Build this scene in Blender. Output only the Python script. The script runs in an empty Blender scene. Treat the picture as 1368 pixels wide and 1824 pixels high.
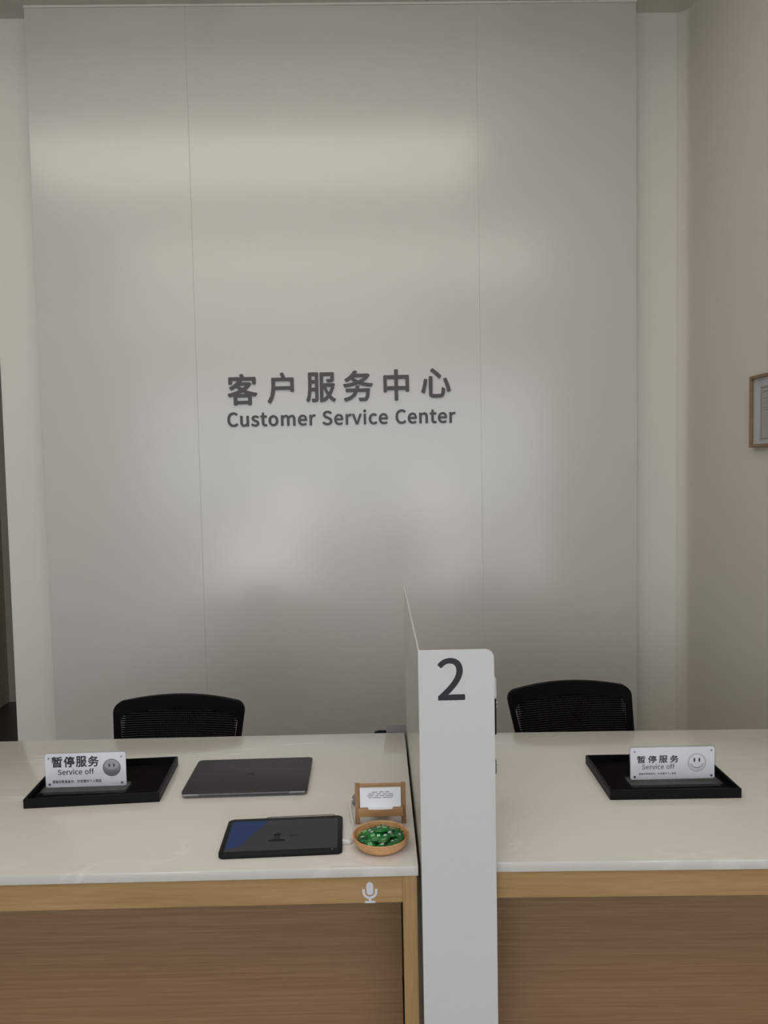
import bpy, bmesh, math, random
from mathutils import Vector, Matrix
random.seed(7)
R = math.radians
C = bpy.context.scene.collection
scene = bpy.context.scene

# ---------------------------------------------------------------- camera
cam_d = bpy.data.cameras.new('camera')
cam_d.sensor_fit = 'VERTICAL'; cam_d.sensor_height = 36.0
cam_d.lens = 36.0 * 1370.0 / 1824.0
cam_d.clip_start = 0.05; cam_d.clip_end = 200
cam = bpy.data.objects.new('camera', cam_d); C.objects.link(cam)
rx = Vector((0.99963934, -0.01836238, -0.01959672))
dn = Vector((-0.02059084, -0.05561257, -0.99824008))
fw = Vector((0.01724024, 0.99828356, -0.05597061))
cam.matrix_world = Matrix(((rx.x, -dn.x, -fw.x, 0), (rx.y, -dn.y, -fw.y, 0), (rx.z, -dn.z, -fw.z, 1.58), (0, 0, 0, 1)))
scene.camera = cam

# ---------------------------------------------------------------- world (overcast daylight outside the shopfront)
w = bpy.data.worlds.new('daylight'); scene.world = w; w.use_nodes = True
w.node_tree.nodes['Background'].inputs[0].default_value = (0.82, 0.92, 1.0, 1)
w.node_tree.nodes['Background'].inputs[1].default_value = 2.0

# ---------------------------------------------------------------- exposure
vs = scene.view_settings
scene.display_settings.display_device = 'sRGB'
vs.view_transform = 'Standard'; vs.look = 'None'; vs.gamma = 1.0; vs.use_curve_mapping = False
vs.exposure = 0.53

LAMP = 2.0                       # radiance of the ceiling light strips
LAMP_COL = (1.0, 0.935, 0.85)

# ---------------------------------------------------------------- helpers
def mat(name, col, rough=0.5, metal=0.0, spec=0.5, coat=0.0, coat_rough=0.05, emis=None, emis_s=0.0, trans=0.0, ior=1.45, noise=0.0, nscale=20, bump=0.0, stretch=(1, 1, 1)):
    m = bpy.data.materials.new(name); m.use_nodes = True
    nt = m.node_tree; b = nt.nodes['Principled BSDF']
    b.inputs['Base Color'].default_value = (*col, 1)
    b.inputs['Roughness'].default_value = rough
    b.inputs['Metallic'].default_value = metal
    b.inputs['Specular IOR Level'].default_value = spec
    b.inputs['Coat Weight'].default_value = coat
    b.inputs['Coat Roughness'].default_value = coat_rough
    b.inputs['Transmission Weight'].default_value = trans
    b.inputs['IOR'].default_value = ior
    if emis:
        b.inputs['Emission Color'].default_value = (*emis, 1)
        b.inputs['Emission Strength'].default_value = emis_s
    if noise or bump:
        tc = nt.nodes.new('ShaderNodeTexCoord'); mp = nt.nodes.new('ShaderNodeMapping')
        mp.inputs['Scale'].default_value = stretch
        nz = nt.nodes.new('ShaderNodeTexNoise'); nz.inputs['Scale'].default_value = nscale; nz.inputs['Detail'].default_value = 5
        nt.links.new(tc.outputs['Object'], mp.inputs[0]); nt.links.new(mp.outputs[0], nz.inputs['Vector'])
        if noise:
            mx = nt.nodes.new('ShaderNodeMix'); mx.data_type = 'RGBA'
            mx.inputs[6].default_value = (*[c * (1 - noise) for c in col], 1)
            mx.inputs[7].default_value = (*[min(1, c * (1 + noise)) for c in col], 1)
            nt.links.new(nz.outputs['Fac'], mx.inputs[0]); nt.links.new(mx.outputs[2], b.inputs['Base Color'])
        if bump:
            bp = nt.nodes.new('ShaderNodeBump'); bp.inputs['Strength'].default_value = bump; bp.inputs['Distance'].default_value = 0.002
            nt.links.new(nz.outputs['Fac'], bp.inputs['Height']); nt.links.new(bp.outputs[0], b.inputs['Normal'])
    return m

def wood(name, dark, light, grain=(3, 60, 60), rough=0.45, axis_scale=1.0, wave=0.35):
    m = bpy.data.materials.new(name); m.use_nodes = True
    nt = m.node_tree; N = nt.nodes; L = nt.links; b = N['Principled BSDF']
    b.inputs['Roughness'].default_value = rough
    tc = N.new('ShaderNodeTexCoord'); mp = N.new('ShaderNodeMapping'); mp.inputs['Scale'].default_value = grain
    L.new(tc.outputs['Object'], mp.inputs[0])
    n1 = N.new('ShaderNodeTexNoise'); n1.inputs['Scale'].default_value = 1.0 * axis_scale; n1.inputs['Detail'].default_value = 8; n1.inputs['Roughness'].default_value = 0.62
    n1.inputs['Distortion'].default_value = wave
    L.new(mp.outputs[0], n1.inputs['Vector'])
    n2 = N.new('ShaderNodeTexNoise'); n2.inputs['Scale'].default_value = 5.0 * axis_scale; n2.inputs['Detail'].default_value = 3
    L.new(mp.outputs[0], n2.inputs['Vector'])
    ad = N.new('ShaderNodeMath'); ad.operation = 'MULTIPLY_ADD'; ad.inputs[1].default_value = 0.45
    L.new(n2.outputs['Fac'], ad.inputs[0]); L.new(n1.outputs['Fac'], ad.inputs[2])
    cr = N.new('ShaderNodeValToRGB'); cr.color_ramp.elements[0].position = 0.48; cr.color_ramp.elements[1].position = 0.95
    cr.color_ramp.elements[0].color = (*dark, 1); cr.color_ramp.elements[1].color = (*light, 1)
    L.new(ad.outputs[0], cr.inputs[0]); L.new(cr.outputs[0], b.inputs['Base Color'])
    bp = N.new('ShaderNodeBump'); bp.inputs['Strength'].default_value = 0.08; bp.inputs['Distance'].default_value = 0.001
    L.new(ad.outputs[0], bp.inputs['Height']); L.new(bp.outputs[0], b.inputs['Normal'])
    return m

def quartz():
    m = bpy.data.materials.new('white_veined_quartz'); m.use_nodes = True
    nt = m.node_tree; N = nt.nodes; L = nt.links; b = N['Principled BSDF']
    b.inputs['Roughness'].default_value = 0.12; b.inputs['Specular IOR Level'].default_value = 0.5
    tc = N.new('ShaderNodeTexCoord')
    mp = N.new('ShaderNodeMapping'); mp.inputs['Rotation'].default_value = (0, 0, R(-38)); mp.inputs['Scale'].default_value = (0.9, 3.2, 1)
    L.new(tc.outputs['Object'], mp.inputs[0])
    n1 = N.new('ShaderNodeTexNoise'); n1.inputs['Scale'].default_value = 1.6; n1.inputs['Detail'].default_value = 6; n1.inputs['Distortion'].default_value = 0.6
    L.new(mp.outputs[0], n1.inputs['Vector'])
    # thin veins where the noise crosses one half
    s = N.new('ShaderNodeMath'); s.operation = 'SUBTRACT'; s.inputs[1].default_value = 0.5
    a = N.new('ShaderNodeMath'); a.operation = 'ABSOLUTE'
    mr = N.new('ShaderNodeMapRange'); mr.inputs['From Min'].default_value = 0.0; mr.inputs['From Max'].default_value = 0.012; mr.inputs['To Min'].default_value = 1.0; mr.inputs['To Max'].default_value = 0.0
    L.new(n1.outputs['Fac'], s.inputs[0]); L.new(s.outputs[0], a.inputs[0]); L.new(a.outputs[0], mr.inputs['Value'])
    n2 = N.new('ShaderNodeTexNoise'); n2.inputs['Scale'].default_value = 3.1; L.new(tc.outputs['Object'], n2.inputs['Vector'])
    r2 = N.new('ShaderNodeMapRange'); r2.inputs['From Min'].default_value = 0.5; r2.inputs['From Max'].default_value = 0.68
    L.new(n2.outputs['Fac'], r2.inputs['Value'])
    mu = N.new('ShaderNodeMath'); mu.operation = 'MULTIPLY'; L.new(mr.outputs[0], mu.inputs[0]); L.new(r2.outputs[0], mu.inputs[1])
    m2 = N.new('ShaderNodeMath'); m2.operation = 'MULTIPLY'; m2.inputs[1].default_value = 0.6; L.new(mu.outputs[0], m2.inputs[0])
    mx = N.new('ShaderNodeMix'); mx.data_type = 'RGBA'
    mx.inputs[6].default_value = (0.70, 0.675, 0.64, 1); mx.inputs[7].default_value = (0.92, 0.92, 0.92, 1)
    L.new(m2.outputs[0], mx.inputs[0]); L.new(mx.outputs[2], b.inputs['Base Color'])
    return m

def glass(name, col=(0.985, 0.987, 0.99), a=0.03):
    # clear acrylic: mostly transparent with a glossy film
    m = bpy.data.materials.new(name); m.use_nodes = True
    nt = m.node_tree; N = nt.nodes; L = nt.links; N.remove(N['Principled BSDF'])
    out = N['Material Output']
    t = N.new('ShaderNodeBsdfTransparent'); t.inputs[0].default_value = (*col, 1)
    g = N.new('ShaderNodeBsdfGlossy'); g.inputs['Roughness'].default_value = 0.05
    lw = N.new('ShaderNodeLayerWeight'); lw.inputs[0].default_value = 0.5
    pw = N.new('ShaderNodeMath'); pw.operation = 'POWER'; pw.inputs[1].default_value = 5.0
    L.new(lw.outputs['Facing'], pw.inputs[0])
    ad = N.new('ShaderNodeMath'); ad.operation = 'MULTIPLY_ADD'; ad.inputs[1].default_value = 0.9; ad.inputs[2].default_value = a; ad.use_clamp = True
    L.new(pw.outputs[0], ad.inputs[0])
    mx = N.new('ShaderNodeMixShader'); L.new(ad.outputs[0], mx.inputs[0]); L.new(t.outputs[0], mx.inputs[1]); L.new(g.outputs[0], mx.inputs[2])
    L.new(mx.outputs[0], out.inputs[0])
    return m

def obj(name, bm, m, parent=None, smooth=False, loc=None, rot=None):
    me = bpy.data.meshes.new(name)
    bmesh.ops.recalc_face_normals(bm, faces=bm.faces)
    bm.to_mesh(me); bm.free()
    me.materials.append(m)
    if smooth:
        for p in me.polygons: p.use_smooth = True
        try: me.set_sharp_from_angle(angle=R(35))
        except Exception: pass
    o = bpy.data.objects.new(name, me); C.objects.link(o)
    if parent: o.parent = parent
    if loc: o.location = loc
    if rot: o.rotation_euler = rot
    return o

def empty(name, loc=(0, 0, 0), rz=0, rot=None, parent=None):
    o = bpy.data.objects.new(name, None); C.objects.link(o)
    o.empty_display_size = 0.05
    o.location = loc; o.rotation_euler = rot if rot else (0, 0, rz)
    if parent: o.parent = parent
    return o

def tag(o, label, cat, group=None):
    o['label'] = label; o['category'] = cat
    if group: o['group'] = group
    return o

def struct(o):
    o['kind'] = 'structure'; return o

def box(bm, x0, x1, y0, y1, z0, z1, bev=0.0, seg=2):
    vs_ = [bm.verts.new((x, y, z)) for x in (x0, x1) for y in (y0, y1) for z in (z0, z1)]
    f = []
    for idx in ((0, 1, 3, 2), (4, 6, 7, 5), (0, 4, 5, 1), (2, 3, 7, 6), (0, 2, 6, 4), (1, 5, 7, 3)):
        f.append(bm.faces.new([vs_[i] for i in idx]))
    if bev:
        es = set(e for fc in f for e in fc.edges)
        bmesh.ops.bevel(bm, geom=list(es), offset=bev, segments=seg, affect='EDGES', profile=0.5)
    return bm

def B(*a, **k): return box(bmesh.new(), *a, **k)

def round_rect(w_, h_, r, n=6, cx=0, cy=0):
    pts = []
    for (sx, sy, a0) in ((1, 1, 0), (-1, 1, 90), (-1, -1, 180), (1, -1, 270)):
        for i in range(n + 1):
            a = R(a0 + 90 * i / n)
            pts.append((cx + sx * (w_ / 2 - r) + r * math.cos(a), cy + sy * (h_ / 2 - r) + r * math.sin(a)))
    return pts

def prism(bm, pts, d0, d1, plane='xy', bev=0.0, seg=2):
    """extrude a 2D outline: plane xy -> along z, plane xz -> along y, plane yz -> along x"""
    def P(u, v, d):
        return {'xy': (u, v, d), 'xz': (u, d, v), 'yz': (d, u, v)}[plane]
    a = [bm.verts.new(P(u, v, d0)) for u, v in pts]; b = [bm.verts.new(P(u, v, d1)) for u, v in pts]
    n = len(pts); faces = [bm.faces.new(a), bm.faces.new(b)]
    for i in range(n): bm.faces.new((a[i], a[(i + 1) % n], b[(i + 1) % n], b[i]))
    if bev:
        es = set(e for fc in faces for e in fc.edges)
        bmesh.ops.bevel(bm, geom=list(es), offset=bev, segments=seg, affect='EDGES', profile=0.5)
    return bm

def flat(bm, pts, d, plane='xy'):
    P = {'xy': lambda u, v: (u, v, d), 'xz': lambda u, v: (u, d, v)}[plane]
    bm.faces.new([bm.verts.new(P(u, v)) for u, v in pts]); return bm

def tube(bm, pts, r, n=8, closed=False):
    pts = [Vector(p) for p in pts]; rings = []
    up = Vector((0, 0, 1)); N_ = len(pts)
    for i, p in enumerate(pts):
        if closed: d = (pts[(i + 1) % N_] - pts[i - 1])
        else: d = (pts[min(i + 1, N_ - 1)] - pts[max(i - 1, 0)])
        d.normalize()
        s = d.cross(up)
        if s.length < 1e-3: s = d.cross(Vector((0, 1, 0)))
        s.normalize(); t = s.cross(d)
        rr = r[i] if isinstance(r, (list, tuple)) else r
        rings.append([bm.verts.new(p + s * math.cos(2 * math.pi * k / n) * rr + t * math.sin(2 * math.pi * k / n) * rr) for k in range(n)])
    for i in range(N_ if closed else N_ - 1):
        a, b = rings[i], rings[(i + 1) % N_]
        for k in range(n): bm.faces.new((a[k], a[(k + 1) % n], b[(k + 1) % n], b[k]))
    if not closed:
        bm.faces.new(rings[0]); bm.faces.new(rings[-1])
    return bm

def spline(pts, n=8):
    pts = [Vector(p) for p in pts]; out = []
    for i in range(len(pts) - 1):
        p0 = pts[max(i - 1, 0)]; p1 = pts[i]; p2 = pts[i + 1]; p3 = pts[min(i + 2, len(pts) - 1)]
        for k in range(n):
            t = k / n
            out.append(0.5 * ((2 * p1) + (p2 - p0) * t + (2 * p0 - 5 * p1 + 4 * p2 - p3) * t * t + (-p0 + 3 * p1 - 3 * p2 + p3) * t ** 3))
    out.append(pts[-1]); return out

def lathe(bm, prof, n=32, cx=0, cy=0):
    rings = []
    for (r, z) in prof:
        if r < 1e-6: rings.append([bm.verts.new((cx, cy, z))])
        else: rings.append([bm.verts.new((cx + r * math.cos(2 * math.pi * k / n), cy + r * math.sin(2 * math.pi * k / n), z)) for k in range(n)])
    for a, b in zip(rings, rings[1:]):
        for k in range(n):
            k2 = (k + 1) % n
            q = [a[k % len(a)], a[k2 % len(a)], b[k2 % len(b)], b[k % len(b)]]
            u = []
            for v in q:
                if v not in u: u.append(v)
            if len(u) >= 3: bm.faces.new(u)
    return bm

# ---------------------------------------------------------------- lettering
GLYPH = {"2":[583,[[46,0,530,0,530,83,317,83,191,76,265,148,330,219,386,289,432,357,465,425,486,491,494,558,488,613,473,662,449,704,415,738,374,763,325,778,269,784,229,781,192,773,158,761,127,744,97,723,69,699,42,671,98,617,117,638,137,657,159,673,182,687,206,697,231,704,257,706,295,702,327,691,353,674,373,651,388,622,396,590,399,554,392,495,371,434,336,369,287,299,222,224,142,144,46,57]]],"C":[670,[[396,-14,466,-6,529,15,584,50,632,97,579,159,540,122,499,95,452,77,400,71,301,94,225,157,177,256,161,388,178,517,228,615,304,677,403,699,450,693,492,678,528,656,561,626,613,689,575,725,526,755,469,776,402,784,267,756,158,677,87,552,61,384,86,217,156,92,263,13]]],"u":[638,[[264,-14,318,-6,367,15,411,47,452,89,455,89,462,0,542,0,542,570,446,570,446,166,408,123,371,92,333,75,292,69,243,78,210,105,191,152,185,221,185,570,88,570,88,209,99,113,131,43,185,1]]],"s":[492,[[246,-14,335,0,400,36,439,90,453,155,437,224,397,271,342,304,279,329,233,347,194,367,167,393,157,428,163,460,182,486,215,504,263,511,299,507,332,496,362,480,392,460,438,520,402,545,360,566,313,580,262,585,178,573,116,538,78,487,65,423,80,360,118,315,171,283,231,258,278,240,320,217,350,188,361,150,354,115,334,87,298,68,249,61,201,66,158,80,118,101,80,129,34,65,78,34,129,9,186,-8]]],"t":[396,[[275,-14,302,-12,329,-7,356,0,381,7,362,80,347,74,331,69,314,65,297,64,256,71,228,93,214,127,209,173,209,493,364,493,364,570,209,570,209,731,129,731,119,570,28,565,28,493,113,493,113,176,122,98,149,38,199,0]]],"o":[637,[[318,-14,418,6,502,65,560,158,582,285,560,412,502,506,418,565,318,585,218,565,134,506,76,412,55,285,76,158,134,65,218,6],[318,66,251,82,199,126,165,195,153,285,165,374,199,444,251,488,318,504,386,488,438,444,472,374,484,285,472,195,438,126,386,82]]],"m":[973,[[97,0,193,0,193,414,231,452,268,480,303,496,336,501,383,492,416,465,436,418,442,349,442,0,538,0,538,414,577,452,613,480,648,496,682,501,729,492,762,465,781,418,788,349,788,0,883,0,883,361,873,457,841,528,787,571,711,585,660,577,613,554,567,520,522,476,500,521,468,556,423,577,364,585,315,578,269,557,226,526,187,487,185,487,175,570,97,570]]],"e":[582,[[328,-14,382,-9,431,3,475,21,515,44,481,108,448,89,414,75,378,66,338,63,264,77,205,117,166,180,149,263,534,263,538,317,523,428,479,512,407,566,310,585,215,564,133,505,76,410,55,285,76,159,134,65,221,7],[148,331,167,406,204,462,254,497,312,508,372,497,416,463,444,407,454,331]]],"r":[408,[[97,0,193,0,193,367,225,428,261,469,299,492,336,499,352,498,366,497,379,494,392,489,410,572,396,578,382,582,366,584,349,585,302,577,259,553,220,516,187,466,185,466,175,570,97,570]]],"S":[626,[[319,-14,428,3,510,50,563,119,581,205,569,280,535,336,485,378,422,411,313,458,268,478,226,504,196,539,185,587,195,633,224,668,270,691,329,699,380,694,426,679,467,657,504,627,555,689,510,727,456,757,395,777,329,784,232,768,155,726,104,662,86,580,101,506,138,450,188,410,243,382,353,334,404,310,445,283,472,247,482,196,471,145,439,106,389,80,320,71,261,78,205,98,153,128,108,167,50,100,105,53,169,17,241,-6]]],"v":[547,[[220,0,332,0,534,570,439,570,331,246,278,78,273,78,221,246,113,570,14,570]]],"i":[289,[[97,0,193,0,193,570,97,570],[145,688,171,693,191,705,204,726,209,752,204,777,191,797,171,810,145,814,119,810,99,797,86,777,82,752,86,726,99,705,119,693]]],"c":[536,[[321,-14,372,-9,420,6,465,28,506,58,464,123,436,101,403,83,368,71,330,66,258,82,202,126,166,195,153,285,167,374,204,444,261,488,333,504,365,501,394,491,421,475,446,455,495,518,462,543,425,565,381,580,329,585,224,565,137,506,77,412,55,285,75,158,131,65,216,6]]],"n":[641,[[97,0,193,0,193,414,233,452,270,479,308,496,349,501,398,492,431,465,451,418,457,349,457,0,553,0,553,361,542,457,510,528,456,571,378,585,323,578,274,557,229,526,187,487,185,487,175,570,97,570]]],"f":[341,[[35,493,112,493,112,0,208,0,208,493,329,493,329,570,208,570,208,661,213,709,228,744,253,766,289,773,304,772,321,769,337,764,353,757,374,832,353,839,330,845,305,848,278,850,205,837,153,799,122,740,112,662,112,570,35,565]]]}

def char_bm(ch, bold, depth):
    """outline of one character as a mesh lying in xy (em units = 1000 for latin, em = 1 for others), thickened by 'bold'"""
    if ch in GLYPH:
        cu = bpy.data.curves.new('c', 'CURVE'); cu.dimensions = '2D'; cu.fill_mode = 'BOTH'
        for pl in GLYPH[ch][1]:
            sp = cu.splines.new('POLY'); n = len(pl) // 2; sp.points.add(n - 1)
            for i in range(n): sp.points[i].co = (pl[2 * i] / 1000, pl[2 * i + 1] / 1000, 0, 1)
            sp.use_cyclic_u = True
    else:
        cu = bpy.data.curves.new('c', 'FONT'); cu.body = ch; cu.resolution_u = 3
    cu.extrude = depth / 2
    o = bpy.data.objects.new('c', cu); C.objects.link(o)
    bpy.context.view_layer.update()
    me = o.evaluated_get(bpy.context.evaluated_depsgraph_get()).to_mesh()
    src = [v.co.copy() for v in me.vertices]; fs = [tuple(p.vertices) for p in me.polygons]
    o.to_mesh_clear() if False else None
    bpy.data.objects.remove(o); bpy.data.curves.remove(cu)
    bm = bmesh.new()
    shifts = [(0, 0)] + ([(bold * math.cos(R(a)), bold * math.sin(R(a))) for a in range(0, 360, 45)] if bold else [])
    for i, (dx, dy) in enumerate(shifts):
        eps = 1 - i * 0.012
        vv = [bm.verts.new((c.x + dx, c.y + dy, c.z * eps)) for c in src]
        for f in fs:
            try: bm.faces.new([vv[k] for k in f])
            except ValueError: pass
    return bm

_cache = {}
def char_src(ch, bold, depth=1.0):
    k = (ch, bold, depth)
    if k not in _cache:
        bm = char_bm(ch, bold, depth)
        me = bpy.data.meshes.new('glyph'); bm.to_mesh(me); bm.free(); _cache[k] = me
    bm = bmesh.new(); bm.from_mesh(_cache[k]); return bm

def fit(bm, x0, x1, z0, z1, y, th):
    """place a character lying in xy into the xz plane facing -y, filling the given box"""
    X = [v.co.x for v in bm.verts]; Y = [v.co.y for v in bm.verts]; Z = [v.co.z for v in bm.verts]
    ax, bx, ay, by, az, bz = min(X), max(X), min(Y), max(Y), min(Z), max(Z)
    for v in bm.verts:
        c = v.co.copy()
        v.co = (x0 + (c.x - ax) / (bx - ax) * (x1 - x0), y - (c.z - az) / (bz - az) * th, z0 + (c.y - ay) / (by - ay) * (z1 - z0))
    return bm

def place(bm, x, z, em, y, th):
    """place a character on its own baseline, facing -y"""
    Z = [v.co.z for v in bm.verts]; az, bz = min(Z), max(Z)
    for v in bm.verts:
        c = v.co.copy()
        v.co = (x + c.x * em, y - (c.z - az) / (bz - az) * th, z + c.y * em)
    return bm

def latin_layout(text, x0, x1, em, space=0.26):
    """x of every letter so the line spans x0..x1 with even tracking"""
    adv = [GLYPH[c][0] / 1000 if c != ' ' else space for c in text]
    tot = sum(adv) * em - (GLYPH[text[-1]][0] / 1000 * 0.1) * em
    tr = ((x1 - x0) - tot) / (len(text) - 1)
    xs = []; x = x0
    for a in adv:
        xs.append(x); x += a * em + tr
    return xs

def join_bm(dst, src):
    me = bpy.data.meshes.new('t'); src.to_mesh(me); src.free(); dst.from_mesh(me); bpy.data.meshes.remove(me); return dst

# ---------------------------------------------------------------- materials
M = dict(
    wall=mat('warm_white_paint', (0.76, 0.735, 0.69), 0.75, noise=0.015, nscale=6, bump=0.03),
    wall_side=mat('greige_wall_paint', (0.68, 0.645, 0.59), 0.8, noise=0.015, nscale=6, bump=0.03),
    corridor=mat('brown_grey_paint', (0.50, 0.42, 0.32), 0.8, noise=0.02, nscale=5),
    corridor_grey=mat('dull_grey_paint', (0.36, 0.34, 0.29), 0.8, noise=0.02, nscale=5),
    ceiling=mat('ceiling_paint', (0.74, 0.71, 0.65), 0.85, noise=0.015, nscale=5),
    floor=mat('dark_floor_tile', (0.045, 0.038, 0.032), 0.3, noise=0.1, nscale=4),
    panel=mat('satin_lacquered_panel', (0.60, 0.59, 0.56), 0.205, metal=0.0, ior=1.5, spec=0.8, noise=0.008, nscale=3),
    trim=mat('pale_edge_trim', (0.72, 0.70, 0.67), 0.5, noise=0.02, nscale=30),
    letter=mat('dark_grey_acrylic_letter', (0.075, 0.070, 0.064), 0.45, noise=0.03, nscale=40),
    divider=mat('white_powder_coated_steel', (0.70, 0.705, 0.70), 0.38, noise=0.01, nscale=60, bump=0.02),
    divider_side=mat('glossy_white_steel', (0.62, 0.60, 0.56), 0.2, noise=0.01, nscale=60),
    flange=mat('shaded_grey_steel', (0.26, 0.24, 0.25), 0.5, noise=0.02, nscale=60),  # shade at the counter's rear edge is put into this darker grey
    digit=mat('black_vinyl_digit', (0.018, 0.018, 0.022), 0.4, noise=0.03, nscale=60),
    quartz=quartz(),
    frame_wood=wood('golden_oak_veneer', (0.36, 0.215, 0.085), (0.50, 0.32, 0.14), (3, 60, 60), 0.42),
    leg_wood=wood('golden_oak_veneer_upright', (0.36, 0.215, 0.085), (0.50, 0.32, 0.14), (60, 60, 3), 0.42),
    picture_wood=wood('brown_picture_frame_wood', (0.20, 0.125, 0.065), (0.33, 0.215, 0.115), (60, 3, 60), 0.5),
    panel_wood=wood('walnut_brown_veneer', (0.25, 0.145, 0.073), (0.385, 0.24, 0.13), (2.2, 60, 130), 0.4, 1.0, 0.12),
    black=mat('black_lacquer', (0.003, 0.003, 0.0035), 0.45, spec=0.2, noise=0.05, nscale=60),
    black_felt=mat('black_tray_lining', (0.004, 0.004, 0.004), 0.9, spec=0.1, noise=0.1, nscale=300),
    plastic=mat('black_moulded_plastic', (0.003, 0.003, 0.003), 0.6, noise=0.05, nscale=120, spec=0.12),
    mesh=mat('black_mesh_fabric', (0.004, 0.004, 0.004), 0.9, noise=0.1, nscale=400, spec=0.08),
    fabric=mat('black_seat_fabric', (0.015, 0.015, 0.016), 0.9, noise=0.2, nscale=300, bump=0.3),
    chrome=mat('brushed_steel', (0.55, 0.55, 0.55), 0.3, metal=1.0, noise=0.05, nscale=80),
    acrylic=glass('clear_acrylic'),
    acrylic_edge=glass('clear_acrylic_block', (0.90, 0.92, 0.93), 0.05),
    paper=mat('white_printed_sheet', (0.82, 0.84, 0.91), 0.45, noise=0.01, nscale=40),
    ink=mat('dark_printing_ink', (0.02, 0.02, 0.035), 0.5, noise=0.05, nscale=100),
    grey_ink=mat('mid_grey_printing_ink', (0.20, 0.215, 0.25), 0.5, noise=0.03, nscale=60),
    grey_ink2=mat('light_grey_printing_ink', (0.34, 0.36, 0.40), 0.5, noise=0.03, nscale=60),
    grey_ink3=mat('pale_grey_printing_ink', (0.66, 0.68, 0.74), 0.5, noise=0.02, nscale=60),
    laptop=mat('space_grey_aluminium', (0.048, 0.046, 0.044), 0.45, metal=0.4, spec=0.3, noise=0.03, nscale=200),
    laptop_edge=mat('grey_metal_edge', (0.20, 0.20, 0.22), 0.35, metal=0.8, noise=0.03, nscale=100),
    laptop_hinge=mat('dark_metal_hinge', (0.10, 0.10, 0.105), 0.35, metal=0.7, noise=0.03, nscale=100),
    laptop_logo=mat('dark_mirror_emblem', (0.012, 0.012, 0.012), 0.4, spec=0.2, noise=0.03, nscale=100),
    rubber=mat('black_rubber_bumper', (0.006, 0.006, 0.008), 0.5, spec=0.25, noise=0.05, nscale=200),
    screen=mat('dimmed_tablet_screen', (0.034, 0.034, 0.043), 0.2, spec=0.1, emis=(0.9, 0.93, 1.0), emis_s=0.006, noise=0.02, nscale=10),
    screen_blue=mat('screen_blue_area', (0.010, 0.030, 0.105), 0.2, spec=0.1, emis=(0.1, 0.3, 1.0), emis_s=0.02, noise=0.02, nscale=10),
    screen_ink=mat('screen_dark_icon', (0.004, 0.004, 0.005), 0.2, spec=0.1, noise=0.02, nscale=10),
    screen_face=mat('screen_face_grey', (0.018, 0.020, 0.020), 0.2, spec=0.1, noise=0.02, nscale=10),
    wire=mat('dark_wire', (0.05, 0.045, 0.04), 0.35, metal=0.5, noise=0.05, nscale=100),
    cable=mat('white_cable_sheath', (0.76, 0.74, 0.71), 0.5, noise=0.03, nscale=100),
    grey_plastic=mat('grey_plastic', (0.24, 0.23, 0.22), 0.5, noise=0.03, nscale=100),
    stand_wood=wood('warm_beech', (0.30, 0.155, 0.055), (0.50, 0.29, 0.12), (10, 90, 90), 0.5),
    stand_wood_v=wood('warm_beech_upright', (0.24, 0.12, 0.04), (0.42, 0.235, 0.09), (90, 90, 10), 0.5),
    bowl=wood('turned_acacia', (0.46, 0.20, 0.075), (0.74, 0.44, 0.21), (14, 60, 60), 0.35),
    candy=mat('glossy_green_foil', (0.006, 0.17, 0.030), 0.2, spec=0.7, noise=0.35, nscale=120, bump=0.5),
    candy_light=mat('pale_green_print', (0.16, 0.50, 0.20), 0.3, noise=0.2, nscale=200),
    candy_print=mat('white_candy_print', (0.55, 0.66, 0.60), 0.35, noise=0.35, nscale=600),
    candy_dark=mat('dark_green_candy_print', (0.006, 0.03, 0.025), 0.3, noise=0.2, nscale=400),
    sticker=mat('silver_grey_sticker', (0.72, 0.73, 0.80), 0.4, noise=0.02, nscale=60),
    cert_mat=mat('white_picture_mount', (0.62, 0.63, 0.64), 0.6, noise=0.01, nscale=60),
    cert=mat('cream_certificate_paper', (0.46, 0.44, 0.39), 0.6, noise=0.04, nscale=60),
    cert_ink=mat('brown_certificate_ink', (0.10, 0.085, 0.07), 0.6, noise=0.05, nscale=60),
    pane=glass('picture_glass', (0.97, 0.975, 0.975), 0.04),
    lamp=mat('lit_diffuser', (0.8, 0.8, 0.8), 0.6, emis=LAMP_COL, emis_s=LAMP),
    lamp_frame=mat('white_lamp_housing', (0.6, 0.6, 0.6), 0.5, noise=0.02, nscale=60),
    dark_frame=mat('charcoal_window_frame', (0.03, 0.03, 0.03), 0.4, noise=0.03, nscale=60),
    lightbox=mat('backlit_display_face', (0.8, 0.8, 0.8), 0.5, emis=(1.0, 0.98, 0.95), emis_s=5.0),
    table=mat('pale_display_table', (0.45, 0.36, 0.25), 0.4, noise=0.05, nscale=10),
    pavement=mat('grey_pavement', (0.30, 0.30, 0.29), 0.8, noise=0.1, nscale=3),
)

# ================================================================ SETTING
CZ = 3.686
RX = 1.525; RF = 4.2; LX = -4.5; FY = -6.0
def slab(name, *a, m='wall', parent=None):
    o = obj(name, B(*a), M[m], parent)
    if not parent: struct(o)
    return o
slab('floor', LX - 0.1, RF + 0.2, FY - 0.1, 5.6, -0.08, 0, m='floor')
slab('ceiling', LX - 0.1, RF + 0.2, FY - 0.1, 5.6, CZ, CZ + 0.08, m='ceiling')
slab('floor_outside', -16, 14, -24, FY - 0.1, -0.12, -0.02, m='pavement')
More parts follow.
